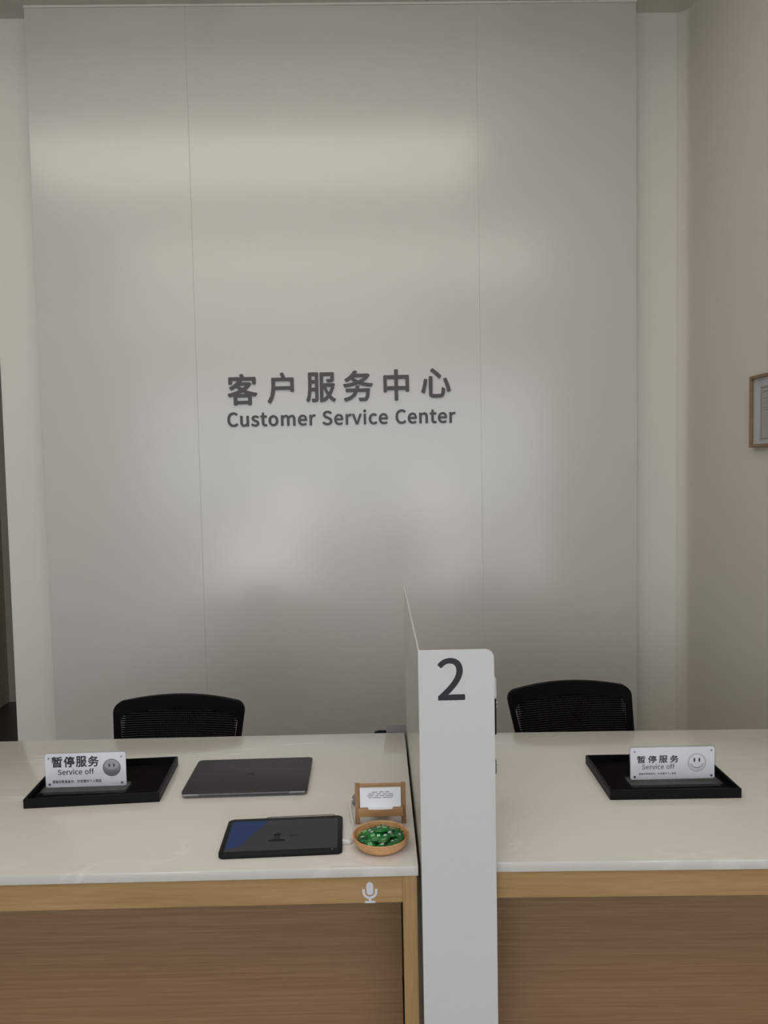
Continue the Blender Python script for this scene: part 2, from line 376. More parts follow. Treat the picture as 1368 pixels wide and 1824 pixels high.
# right wall with a soft coved corner into the back wall, one mesh: the back wall strip, the cove and the side wall
def cove_wall():
    bm = bmesh.new(); r = 0.045
    path = [(-1.735, 3.70), (RX - r, 3.70)]
    for i in range(1, 9):
        a = R(90 * i / 8); path.append((RX - r + r * math.sin(a), 3.70 - r + r * math.cos(a)))
    front = path[:2]; cove = path[1:]
    return front, cove
front, cove = cove_wall()
bw = struct(obj('wall_back', B(-1.735, RX - 0.045, 3.70, 3.82, 0, CZ), M['wall']))
bm = bmesh.new()
pts = cove + [(RX, 0.60), (RX + 0.12, 0.60), (RX + 0.12, 3.82), (RX - 0.045, 3.82)]
prism(bm, pts, 0, CZ)
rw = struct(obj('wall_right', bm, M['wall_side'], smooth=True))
slab('wall_right_return', RX + 0.121, RF + 0.12, 0.60, 0.72, 0, CZ)
slab('wall_right_far', RF, RF + 0.12, FY, 0.599, 0, CZ, m='wall_side')
# passage seen left of the back wall
slab('wall_passage_left', -2.68, -2.56, 3.82, 5.36, 0, CZ, m='corridor')
slab('wall_passage_back', -2.68, -1.0, 5.36, 5.48, 0, CZ, m='corridor_grey')
slab('wall_passage_pier', -2.385, -1.6, 5.10, 5.359, 0, CZ, m='corridor_grey')
slab('wall_passage_right', -1.62, -1.50, 3.821, 5.099, 0, CZ, m='corridor')
slab('wall_left_return', LX, -2.56, 3.70, 3.819, 0, CZ)
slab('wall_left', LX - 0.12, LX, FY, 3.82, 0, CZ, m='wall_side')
# shopfront at the far end of the room, behind the photographer
slab('wall_front_pier_left', LX, -3.9, FY - 0.12, FY - 0.001, 0, CZ)
slab('wall_front_pier_right', 3.9, RF, FY - 0.12, FY - 0.001, 0, CZ)
slab('wall_front_lintel', -3.9, 3.9, FY - 0.12, FY - 0.001, 3.1, CZ)
wf = struct(empty('window_1', (0, FY - 0.06, 0)))
for x in (-3.87, -2.6, -1.3, 0.0, 1.3, 2.6, 3.87):
    obj('mullion', B(x - 0.03, x + 0.03, -0.03, 0.03, 0, 3.1), M['dark_frame'], wf)
obj('transom', B(-3.84, 3.84, -0.029, 0.029, 2.3, 2.36), M['dark_frame'], wf)
pl = bpy.data.lights.new('daylight_portal', 'AREA'); pl.shape = 'RECTANGLE'; pl.size = 7.8; pl.size_y = 3.1
pl.cycles.is_portal = True
po = bpy.data.objects.new('daylight_portal', pl); C.objects.link(po); po.location = (0, FY - 0.2, 1.55); po.rotation_euler = (R(90), 0, 0)

# cladding panels on the back wall
for (x0, x1) in ((-1.510, -0.7916), (-0.7904, 0.5237), (0.5242, 1.254)):
    o = obj('panel', B(x0, x1, 3.60, 3.699, 0.0, 3.675, bev=0.0003, seg=1), M['panel'], bw)
o = obj('panel_joint_backing', B(-1.508, 1.252, 3.602, 3.6985, 0.0, 3.670), M['trim'], bw)
bw['kind'] = 'structure'
o = struct(obj('trim_1', B(-1.512, 1.256, 3.597, 3.699, 3.6755, CZ - 0.0005), M['trim']))

# unlit recessed downlights over the panels
for i, x in enumerate((-0.69, 0.80)):
    t = tag(empty('downlight', (x, 3.50, CZ)), 'dark recessed ceiling downlight above the %s of the wall panels' % ('left part' if i == 0 else 'right part'), 'downlight')
    obj('ring', lathe(bmesh.new(), [(0.040, -0.0005), (0.043, -0.006), (0.052, -0.006), (0.054, -0.0005)], 28), M['dark_frame'], t, smooth=True)
    obj('reflector', lathe(bmesh.new(), [(0, -0.001), (0.042, -0.001), (0.042, -0.004), (0, -0.003)], 24), M['black'], t)

# ceiling light strips (they are what the satin wall panel reflects as pale bands)
for i, (xc, L_, y, wd) in enumerate(((-0.72, 2.9, 1.98, 0.70), (-0.10, 4.2, -0.45, 0.85), (-1.4, 4.0, -3.2, 0.85))):
    t = tag(empty('ceiling_light', (xc, y, CZ)), 'long lit strip light on the ceiling, %s row from the service counters' % ('first', 'second', 'third')[i], 'ceiling light', 'ceiling strip lights')
    bm = bmesh.new(); h = 0.012
    for (a, b, c, d) in ((-L_ / 2, L_ / 2, -wd / 2, -wd / 2 + .012), (-L_ / 2, L_ / 2, wd / 2 - .012, wd / 2), (-L_ / 2, -L_ / 2 + .012, -wd / 2 + .012, wd / 2 - .012), (L_ / 2 - .012, L_ / 2, -wd / 2 + .012, wd / 2 - .012)):
        box(bm, a, b, c, d, -h, -0.0005)
    obj('housing', bm, M['lamp_frame'], t)
    obj('diffuser', B(-L_ / 2 + .013, L_ / 2 - .013, -wd / 2 + .013, wd / 2 - .013, -0.140, -0.002), M['lamp'], t)

# lit display boxes and tables deep in the shop (seen only as soft glows in the wall panel)
LB = ((-1.15, -5.0, 0.70, 0.75, 0.55), (1.00, -5.0, 0.80, 0.62, 0.55), (-1.65, -4.2, 0.02, 1.15, 0.55), (1.25, -4.2, 0.0, 0.45, 0.5), (2.75, -4.2, 0.02, 0.6, 0.6))
for i, (x, y, z, ww, hh) in enumerate(LB):
    t = tag(empty('display_light_box', (x, y, 0)), 'backlit white display box in the shop behind the camera, %s' % ('tall left', 'tall right', 'low left', 'low right', 'lowest far right')[i], 'light box', 'backlit display boxes')
    obj('body', B(-ww / 2 - .03, ww / 2 + .03, -0.10, -0.001, 0, z + hh + .05), M['dark_frame'], t)
    obj('lit_face', B(-ww / 2, ww / 2, 0, 0.01, z + .03, z + hh), M['lightbox'], t)

# ================================================================ WALL LETTERING
sg = tag(empty('wall_lettering', (-0.13, 3.60, 1.79)), 'dark grey raised bilingual lettering reading Customer Service Center on the wall panel', 'sign')
ox, oz = -0.13, 1.79
cn = '客户服务中心'
boxes = []
sc_ = 3.6
# (left, right, top, bottom) measured as metres on the panel
CH = [(-0.651, -0.514, 2.031, 1.887), (-0.467, -0.344, 2.034, 1.892), (-0.288, -0.150, 2.032, 1.895), (-0.116, 0.022, 2.038, 1.895), (0.071, 0.190, 2.040, 1.896), (0.246, 0.384, 2.042, 1.906)]
for ch, (x0, x1, zt, zb) in zip(cn, CH):
    bm = fit(char_src(ch, 0.020), x0 - ox, x1 - ox, zb - oz, zt - oz, -0.0004, 0.008)
    obj('chinese_character', bm, M['letter'], sg)
txt = 'Customer Service Center'
em = 0.0805
xs = latin_layout(txt, -0.659, 0.399, em, 0.30)
for ch, x in zip(txt, xs):
    if ch == ' ': continue
    obj('letter', place(char_src(ch, 0.025), x - ox, 1.7905 - oz, em, -0.0004, 0.006), M['letter'], sg)

# ================================================================ COUNTERS
TZ = 0.76
def counter(loc, rz, wl, wr, depth, label, leg_side):
    """local frame: x along the counter, y away from the customer, origin at the front edge on the floor"""
    t = tag(empty('service_counter', loc, rz), label, 'counter')
    obj('countertop', B(wl, wr, 0, depth, TZ - 0.021, TZ, bev=0.0015), M['quartz'], t, smooth=True)
    a, b = wl + 0.003, wr - 0.003
    obj('front_rail', B(a + 0.0301, b - 0.0301, 0.004, 0.034, TZ - 0.0785, TZ - 0.0213, bev=0.0008, seg=1), M['frame_wood'], t)
    obj('back_rail', B(a + 0.0301, b - 0.0301, depth - 0.034, depth - 0.004, TZ - 0.0785, TZ - 0.0213), M['frame_wood'], t)
    for x in (a, b - 0.03):
        for y in (0.004, depth - 0.034):
            obj('leg', B(x, x + 0.03, y, y + 0.03, 0, TZ - 0.0213, bev=0.0008, seg=1), M['leg_wood'], t)
        obj('side_rail', B(x, x + 0.03, 0.0341, depth - 0.0341, TZ - 0.0785, TZ - 0.0213), M['frame_wood'], t)
    obj('modesty_panel', B(a + 0.0301, b - 0.0301, 0.20, 0.218, 0.03, TZ - 0.0213), M['panel_wood'], t)
    return t
c1 = counter((0.083, 1.543, 0), R(-0.579), -1.262, 0.0, 0.807, 'left white quartz topped wooden counter with laptop and tablet', 'r')
# right counter: front left corner hidden behind the divider plate
c2 = counter((0.806, 1.530, 0), R(-1.886), -0.655, 0.700, 0.782, 'right white quartz topped wooden counter with only a sign tray', 'l')

# microphone sticker on the front rail of the left counter
mx, y, K, zt = -0.1010, 0.0034, 1.16, 0.7265
bm = bmesh.new()
def Q(pts): flat(bm, [(mx + u * K, zt + v * K) for u, v in pts], y, 'xz')
Q(round_rect(0.0125, 0.0240, 0.0062, 6, 0, -0.0120))
def arc(r0, r1, a0, a1, n):
    for i in range(n):
        A, Bq = R(a0 + (a1 - a0) * i / n), R(a0 + (a1 - a0) * (i + 1) / n)
        Q([(r_ * math.cos(t_), -0.0175 + r_ * math.sin(t_)) for r_, t_ in ((r0, A), (r1, A), (r1, Bq), (r0, Bq))])
arc(0.0088, 0.0135, 180, 360, 18)
Q([(-.0135, -.0175), (-.0088, -.0175), (-.0088, -.0125), (-.0135, -.0125)])
Q([(.0088, -.0175), (.0135, -.0175), (.0135, -.0125), (.0088, -.0125)])
Q([(-.0024, -.0345), (.0024, -.0345), (.0024, -.0300), (-.0024, -.0300)])
Q([(-.0092, -.0385), (.0092, -.0385), (.0092, -.0344), (-.0092, -.0344)])
mo = obj('microphone_symbol', bm, M['sticker'], c1); mo['label'] = 'silver grey microphone sticker'

# ================================================================ DESK DIVIDER
def divider():
    rz = R(-0.579)
    t = tag(empty('desk_divider', (0.0885, 1.520, 0), rz), 'white folded steel divider numbered 2 standing between the two counters', 'divider')
    W, H_ = 0.1525, 1.2155; r = 0.018
    # front plate with a rounded top right corner and a 15 mm return
    pts = [(0, 0), (W, 0), (W, H_ - r)] + [(W - r + r * math.cos(R(a)), H_ - r + r * math.sin(R(a))) for a in range(10, 91, 10)] + [(0, H_)]
    bm = prism(bmesh.new(), pts, 0.0, 0.0035, 'xz', bev=0.0008, seg=1)
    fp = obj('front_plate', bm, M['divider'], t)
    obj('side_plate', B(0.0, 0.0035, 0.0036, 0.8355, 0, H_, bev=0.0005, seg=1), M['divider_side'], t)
    obj('edge_fold', B(W - 0.0022, W, 0.0036, 0.016, 0, 1.13), M['divider'], t)
    # back flange turned to the left
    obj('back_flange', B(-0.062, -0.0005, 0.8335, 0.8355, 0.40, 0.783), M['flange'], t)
    # numeral
    bm = fit(char_src('2', 0.0135), 0.0385, 0.0935, 1.1135, 1.1995, -0.0002, 0.0006)
    n = obj('number', bm, M['digit'], t); n['label'] = 'black numeral 2'
    # slim fitting on the right hand face, its edge and screws just past the plate
    cb = obj('side_fitting', B(0.1530, 0.1615, 0.030, 0.10, 1.105, 1.147, bev=0.003), M['divider'], t)
    br = obj('side_bracket', B(0.1530, 0.1605, 0.030, 0.045, 1.030, 1.103, bev=0.001, seg=1), M['black'], t)
    br2 = obj('side_bracket', B(0.1530, 0.1602, 0.030, 0.045, 0.948, 0.975, bev=0.001, seg=1), M['grey_plastic'], t)
    for z in (1.06, 0.955): obj('bracket_arm', B(0.0036, 0.1535, 0.034, 0.042, z, z + 0.01), M['black'], t)
    for z in (1.0955, 1.086, 0.967, 0.956):
        obj('screw', tube(bmesh.new(), [(0.1606, 0.036, z), (0.1634, 0.036, z)], 0.0018, 10), M['chrome'], br if z > 1 else br2)
    return t
divider()

# ================================================================ CHAIRS
def chair_outline(w_top, w_bot, h, r_t, arch, n=10):
    """outline of a backrest in local u (width) and v (height above its bottom edge)"""
    P = []
    wb, wt = w_bot / 2, w_top / 2
    P += [(-wb + 0.03, 0), (wb - 0.03, 0)]
    P += [(wb - 0.03 + 0.03 * math.sin(R(a)), 0.03 - 0.03 * math.cos(R(a))) for a in (30, 60, 90)]
    for a in range(0, 91, 15):
        P.append((wt - r_t + r_t * math.cos(R(a)), h - r_t - arch + r_t * math.sin(R(a))))
    for i in range(1, n):
        u = (wt - r_t) * (1 - 2 * i / n)
        P.append((u, h - arch * (u / (wt - r_t)) ** 2))
    for a in range(90, 181, 15):
        P.append((-(wt - r_t) + r_t * math.cos(R(a)), h - r_t - arch + r_t * math.sin(R(a))))
    P += [(-(wb - 0.03) - 0.03 * math.sin(R(a)), 0.03 - 0.03 * math.cos(R(a))) for a in (90, 60, 30)]
    return P

def office_chair(loc, rz, label, WT=0.455, recline=0.2, lean=0.0, lift=0.0):
    """faces local -y, backrest at +y"""
    t = tag(empty('office_chair', loc, rz), label, 'chair', None)
    WB, Hh, Z0 = WT - 0.062, 0.400, 0.418 + lift
    def bend(u, v, d):      # backrest local -> chair local: curved and reclined
        y = 0.270 + recline * (v - 0.35) + 0.45 * u * u * -1 + d
        return (u + lean * (v - 0.38), y, Z0 + v)
    outer = chair_outline(WT, WB, Hh, 0.034, 0.016)
    inner = [(u * (1 - 0.10), 0.030 + (v - 0.0) * (Hh - 0.076) / Hh) for u, v in outer]
    bm = bmesh.new(); n = len(outer); rows = []
    prof = [(0.0, 0.0), (0.0, 0.018), (1.0, 0.016), (1.0, 0.002)]   # (towards inner, depth)
    for i in range(n):
        (a, b), (c, d) = outer[i], inner[i]
        rows.append([bm.verts.new(bend(a + (c - a) * s, b + (d - b) * s, dd)) for s, dd in prof])
    for i in range(n):
        p, q = rows[i], rows[(i + 1) % n]
        for k in range(4): bm.faces.new((p[k], p[(k + 1) % 4], q[(k + 1) % 4], q[k]))
    es = [e for e in bm.edges if len(e.link_faces) == 2 and e.calc_face_angle() > 1.0]
    bmesh.ops.bevel(bm, geom=es, offset=0.0035, segments=2, affect='EDGES')
    bf = obj('back_frame', bm, M['plastic'], t, smooth=True)
    # woven mesh: close horizontal ribs over finer vertical threads
    bm = bmesh.new()
    iv = [p[1] for p in inner]; v0, v1 = min(iv), max(iv)
    def half(v):            # half width of the inner opening at height v
        f = (v - 0.03) / (Hh - 0.076)
        base = (WB / 2 + (WT / 2 - WB / 2) * f) * 0.903
        top = v1 - v
        if top < 0.034: base -= (0.034 - top) * 0.6
        return base
    v = v0 + 0.002
    while v < v1 - 0.001:
        hw = half(v); seg = 10
        for i in range(seg):
            u0, u1 = -hw + 2 * hw * i / seg, -hw + 2 * hw * (i + 1) / seg
            vv = [bm.verts.new(bend(u, vz, 0.009)) for u, vz in ((u0, v), (u1, v), (u1, v + 0.0066), (u0, v + 0.0066))]
            bm.faces.new(vv)
        v += 0.0075
    nv = 82
    for i in range(nv):
        uu = -0.205 + 0.41 * i / (nv - 1)
        top = v1 - 0.002 - (max(0, abs(uu) - 0.17)) * 0.4
        hw_ok = [vv_ for vv_ in [v0 + (top - v0) * k / 6 for k in range(7)] if half(vv_) > abs(uu)]
        if len(hw_ok) < 2: continue
        for a, b in zip(hw_ok, hw_ok[1:]):
            q = [bm.verts.new(bend(u, vz, 0.0095)) for u, vz in ((uu, a), (uu + 0.0038, a), (uu + 0.0038, b), (uu, b))]
            bm.faces.new(q)
    bmx = obj('back_mesh', bm, M['mesh'], t); bmx['kind'] = 'stuff'
    # spine carrying the back
    obj('back_support', prism(bmesh.new(), [(0.05, 0.345), (0.20, 0.345), (0.262, 0.40), (0.30, 0.62), (0.282, 0.62), (0.246, 0.42), (0.19, 0.37), (0.05, 0.37)], -0.03, 0.03, 'yz', bev=0.004), M['plastic'], t, smooth=True)
    # seat cushion
    bm = prism(bmesh.new(), round_rect(0.47, 0.46, 0.09, 6, 0, -0.02), 0.385, 0.440, 'xy', bev=0.018, seg=3)
    obj('seat', bm, M['fabric'], t, smooth=True)
    obj('seat_pan', B(-0.13, 0.13, -0.13, 0.12, 0.345, 0.384, bev=0.01), M['plastic'], t, smooth=True)
    obj('gas_lift', lathe(bmesh.new(), [(0, 0.10), (0.028, 0.10), (0.028, 0.22), (0.016, 0.222), (0.016, 0.345), (0, 0.345)], 20), M['plastic'], t, smooth=True)
    hub = obj('star_base', lathe(bmesh.new(), [(0, 0.07), (0.045, 0.07), (0.045, 0.115), (0.03, 0.125), (0, 0.125)], 20), M['plastic'], t, smooth=True)
    for k in range(5):
        a = R(72 * k + 18); ca, sa = math.cos(a), math.sin(a)
        obj('spoke', tube(bmesh.new(), [(0.03 * ca, 0.03 * sa, 0.095), (0.15 * ca, 0.15 * sa, 0.088), (0.29 * ca, 0.29 * sa, 0.068)], [0.019, 0.016, 0.012], 8), M['plastic'], hub, smooth=True)
        bm = tube(bmesh.new(), [(0.29 * ca - 0.012 * -sa, 0.29 * sa - 0.012 * ca, 0.0275), (0.29 * ca + 0.012 * -sa, 0.29 * sa + 0.012 * ca, 0.0275)], 0.027, 16)
        obj('caster', bm, M['plastic'], hub, smooth=True)
    return t
office_chair((-0.694, 2.375, 0), R(-4.0), 'black mesh-backed office chair behind the left counter', 0.458, 0.2, 0.03, -0.010)
office_chair((0.700, 2.372, 0), R(5.0), 'black mesh-backed office chair behind the right counter', 0.442, 0.2, -0.09, 0.005)

# ================================================================ TRAYS
def tray(loc, rz, w_, d_, label):
    t = tag(empty('display_tray', loc, rz), label, 'tray', 'black sign trays')
    bm = bmesh.new(); h = 0.0235; th = 0.006
    P = [(0, 0, 0), (w_, 0, 0), (w_, d_, 0), (0, d_, 0)]
    o_b = [bm.verts.new(p) for p in P]; o_t = [bm.verts.new((x, y, h)) for x, y, z in P]
    q = [(th, th), (w_ - th, th), (w_ - th, d_ - th), (th, d_ - th)]
    i_t = [bm.verts.new((x, y, h)) for x, y in q]; i_b = [bm.verts.new((x, y, 0.004)) for x, y in q]
    bm.faces.new(o_b); bm.faces.new(i_b)
    for i in range(4):
        j = (i + 1) % 4
        bm.faces.new((o_b[i], o_b[j], o_t[j], o_t[i])); bm.faces.new((o_t[i], o_t[j], i_t[j], i_t[i])); bm.faces.new((i_t[i], i_t[j], i_b[j], i_b[i]))
    es = [e for e in bm.edges if all(v.co.z > 0.02 for v in e.verts) or (abs(e.verts[0].co.z - e.verts[1].co.z) > 0.01)]
    bmesh.ops.bevel(bm, geom=es, offset=0.0012, segments=2, affect='EDGES')
    obj('tray_body', bm, M['black'], t, smooth=True)
    obj('lining', B(th + .002, w_ - th - .002, th + .002, d_ - th - .002, 0.0041, 0.0046), M['black_felt'], t)
    return t
tray((-0.872, 1.870, TZ + .0003), R(3.3), 0.330, 0.246, 'black tray on the left counter, left of the laptop')
tray((0.571, 1.829, TZ + .0003), R(-1.4), 0.321, 0.236, 'black tray on the right counter, beside the divider')

# ================================================================ SERVICE OFF SIGNS
def text_cn(parent, s, x0, x1, z0, z1, y, bold=0.0, name='headline', gap=0.10, m='ink', xs=None):
    n = len(s); pitch = (x1 - x0) / n; bm = bmesh.new()
    for i, ch in enumerate(s):
        if ch in ',，.·':
            c = bmesh.new(); cx_ = x0 + pitch * (i + 0.3); hh = (z1 - z0) * 0.14
            box(c, cx_ - hh / 2, cx_ + hh / 2, y - 0.0002, y, z0, z0 + hh)
        else:
            a = x0 + pitch * (i + gap / 2); b = x0 + pitch * (i + 1 - gap / 2)
            c = fit(char_src(ch, bold), a, b, z0, z1, y, 0.0002)
        join_bm(bm, c)
    return obj(name, bm, M[m], parent)
def text_latin(parent, s, x0, x1, z, em_, y, bold, name='english_line', m='ink'):
    bm = bmesh.new()
    for ch, x in zip(s, latin_layout(s, x0, x1, em_, 0.3)):
        if ch == ' ': continue
        join_bm(bm, place(char_src(ch, bold), x, z, em_, y, 0.0002))
    return obj(name, bm, M[m], parent)
def ell(cx_, cz, a, b, n=36, a0=0, a1=360):
    full = a1 - a0 == 360
    return [(cx_ + a * math.cos(R(a0 + (a1 - a0) * i / (n if full else n - 1))), cz + b * math.sin(R(a0 + (a1 - a0) * i / (n if full else n - 1)))) for i in range(n)]
def disc(parent, name, pts, y, m):
    return obj(name, flat(bmesh.new(), pts, y, 'xz'), M[m], parent)
def smile(parent, cx_, cz, r, a0, a1, wd, y, m='ink'):
    bm = bmesh.new(); n = 16
    for i in range(n):
        A, Bq = R(a0 + (a1 - a0) * i / n), R(a0 + (a1 - a0) * (i + 1) / n)
        flat(bm, [(cx_ + q * math.cos(t_), cz + q * math.sin(t_)) for q, t_ in ((r - wd / 2, A), (r + wd / 2, A), (r + wd / 2, Bq), (r - wd / 2, Bq))], y, 'xz')
    return obj('smile', bm, M[m], parent)

def service_sign(loc, rz, w_, h_, variant, label):
    """origin at the middle of the base on the tray floor; plate faces local -y"""
    t = tag(empty('service_off_sign', loc, rz), label, 'sign', 'acrylic service off signs')
    off = -0.004 if variant == 1 else 0.006
    obj('acrylic_base', B(-w_ / 2 - 0.006 + off * .5, w_ / 2 + 0.006 + off * .5, -0.026, 0.030, 0.0, 0.006, bev=0.0008, seg=1), M['acrylic_edge'], t)
    z0 = 0.0065
    ol = round_rect(w_, h_, 0.008, 6, 0, z0 + h_ / 2)
    obj('front_acrylic', prism(bmesh.new(), ol, -0.0008, 0.0016, 'xz'), M['acrylic'], t)
    obj('back_acrylic', prism(bmesh.new(), ol, 0.0030, 0.0065, 'xz'), M['acrylic_edge'], t)
    mg = 0.001 if variant == 1 else 0.0028
    ins = obj('insert_sheet', prism(bmesh.new(), round_rect(w_ - 2 * mg, h_ - mg * 2, 0.006, 6, 0, z0 + h_ / 2), 0.0018, 0.0028, 'xz'), M['paper'], t)
    y = 0.00178
    X = lambda f: -w_ / 2 + f * w_
    Z = lambda f: z0 + f * h_          # f from the bottom
    if variant == 1:
        text_cn(ins, '暂停服务', X(0.078), X(0.672), Z(0.585), Z(0.905), y, 0.030, 'headline', 0.10)
        text_latin(ins, 'Service off', X(0.155), X(0.595), Z(0.375), 0.0170 * h_ / 0.089, y, 0.014)
        text_cn(ins, '请做好数据备份,并保管好个人物品', X(0.085), X(0.69), Z(0.125), Z(0.220), y, 0.018, 'fine_print', 0.08)
        cx_, cz, r = X(0.820), Z(0.545), 0.0230
        disc(ins, 'smiley_face', ell(cx_, cz, r, r), y, 'grey_ink')
        disc(ins, 'smiley_shade', ell(cx_, cz - .0006, r * .93, r * .93), y - .00004, 'grey_ink')
        disc(ins, 'smiley_highlight', ell(cx_, cz + r * 0.36, r * 0.80, r * 0.58), y - .00008, 'grey_ink2')
        for s in (-1, 1): disc(ins, 'eye', ell(cx_ + s * r * 0.26 , cz + r * 0.26, r * 0.10, r * 0.22), y - .00012, 'ink')
        smile(ins, cx_, cz + r * .05, r * 0.78, 215, 325, r * 0.045, y - .00012)
        smile(ins, cx_, cz, r * 0.975, 0, 360, r * 0.05, y - .00012)
    else:
        text_cn(ins, '暂停服务', X(0.075), X(0.585), Z(0.515), Z(0.735), y, 0.026, 'headline', 0.22)
        text_latin(ins, 'Service off', X(0.145), X(0.520), Z(0.335), 0.0152 * h_ / 0.089, y, 0.006)
        text_cn(ins, '请做好数据备份,并保管好个人物品', X(0.11), X(0.545), Z(0.175), Z(0.225), y, 0.018, 'fine_print', 0.18)
        cx_, cz, r = X(0.783), Z(0.505), 0.0236
        disc(ins, 'smiley_rim', ell(cx_, cz, r, r), y, 'grey_ink2')
        disc(ins, 'smiley_body', ell(cx_, cz, r * .95, r * .95), y - .00004, 'grey_ink3')
        disc(ins, 'smiley_highlight', ell(cx_, cz + r * .12, r * .80, r * .76), y - .00008, 'paper')
        for s in (-1, 1): disc(ins, 'eye', ell(cx_ + s * r * 0.27, cz + r * 0.28, r * 0.10, r * 0.24), y - .00012, 'ink')
        smile(ins, cx_, cz + r * .10, r * 0.68, 200, 340, r * 0.06, y - .00012)
    for fx, fz in ((0.058, 0.115 if variant == 1 else 0.13), (0.058, 0.87), (0.945, 0.115 if variant == 1 else 0.13), (0.945, 0.87)):
        s = obj('screw', tube(bmesh.new(), [(X(fx), -0.0024, Z(fz)), (X(fx), -0.0009, Z(fz))], 0.0028, 14), M['chrome'], t)
        obj('screw_recess', tube(bmesh.new(), [(X(fx), -0.00255, Z(fz)), (X(fx), -0.00245, Z(fz))], 0.0014, 6), M['black'], s)
    return t
service_sign((-0.7515, 1.9635, TZ + .0055), R(0.6), 0.209, 0.0905, 1, 'white service off sign with a dark grey smiley, in the left tray')
service_sign((0.7565, 1.9085, TZ + .0055), R(-0.5), 0.221, 0.0880, 2, 'white service off sign with a pale smiley, in the right tray')

# ================================================================ LAPTOP
def laptop():
    t = tag(empty('laptop', (-0.335, 2.0145, TZ + .0003), R(0.5)), 'closed dark grey laptop on the left counter behind the tablet', 'laptop')
    w_, d_ = 0.317, 0.220
    for x in (-0.12, 0.12):
        for y in (-0.085, 0.085): obj('foot', lathe(bmesh.new(), [(0, 0), (0.006, 0), (0.005, 0.0015), (0, 0.0015)], 12, x, y), M['rubber'], t)
    obj('base', prism(bmesh.new(), round_rect(w_ - .004, d_ - .004, 0.009, 5), 0.0015, 0.0080, 'xy', bev=0.0018, seg=2), M['laptop_edge'], t, smooth=True)
    obj('lid', prism(bmesh.new(), round_rect(w_, d_, 0.010, 5, 0, 0.0), 0.0087, 0.0145, 'xy', bev=0.0012, seg=2), M['laptop'], t, smooth=True)
    obj('hinge', tube(bmesh.new(), [(-w_ / 2 + .045, -d_ / 2 + .003, 0.0078), (w_ / 2 - .045, -d_ / 2 + .003, 0.0078)], 0.0046, 12), M['laptop_hinge'], t, smooth=True)
    for s in (-1, 1):
        obj('hinge_cap', tube(bmesh.new(), [(s * (w_ / 2 - .044), -d_ / 2 + .003, 0.0078), (s * (w_ / 2 - .006), -d_ / 2 + .003, 0.0078)], 0.0044, 12), M['laptop_edge'], t, smooth=True)
    # fan shaped petal emblem on the lid
    bm = bmesh.new()
    for a in (-78, -54, -32, -11, 11, 32, 54, 78):
        c, s = math.cos(R(90 - a)), math.sin(R(90 - a)); pts = []
        for i in range(10):
            th = 2 * math.pi * i / 10; u = 0.0085 + 0.0052 * math.cos(th); v = 0.0017 * math.sin(th)
            pts.append((u * c - v * s, u * s + v * c - 0.004))
        flat(bm, pts, 0.01455, 'xy')
    e = obj('emblem', bm, M['laptop_logo'], t); e['label'] = 'dark fan shaped petal emblem'
    return t
laptop()

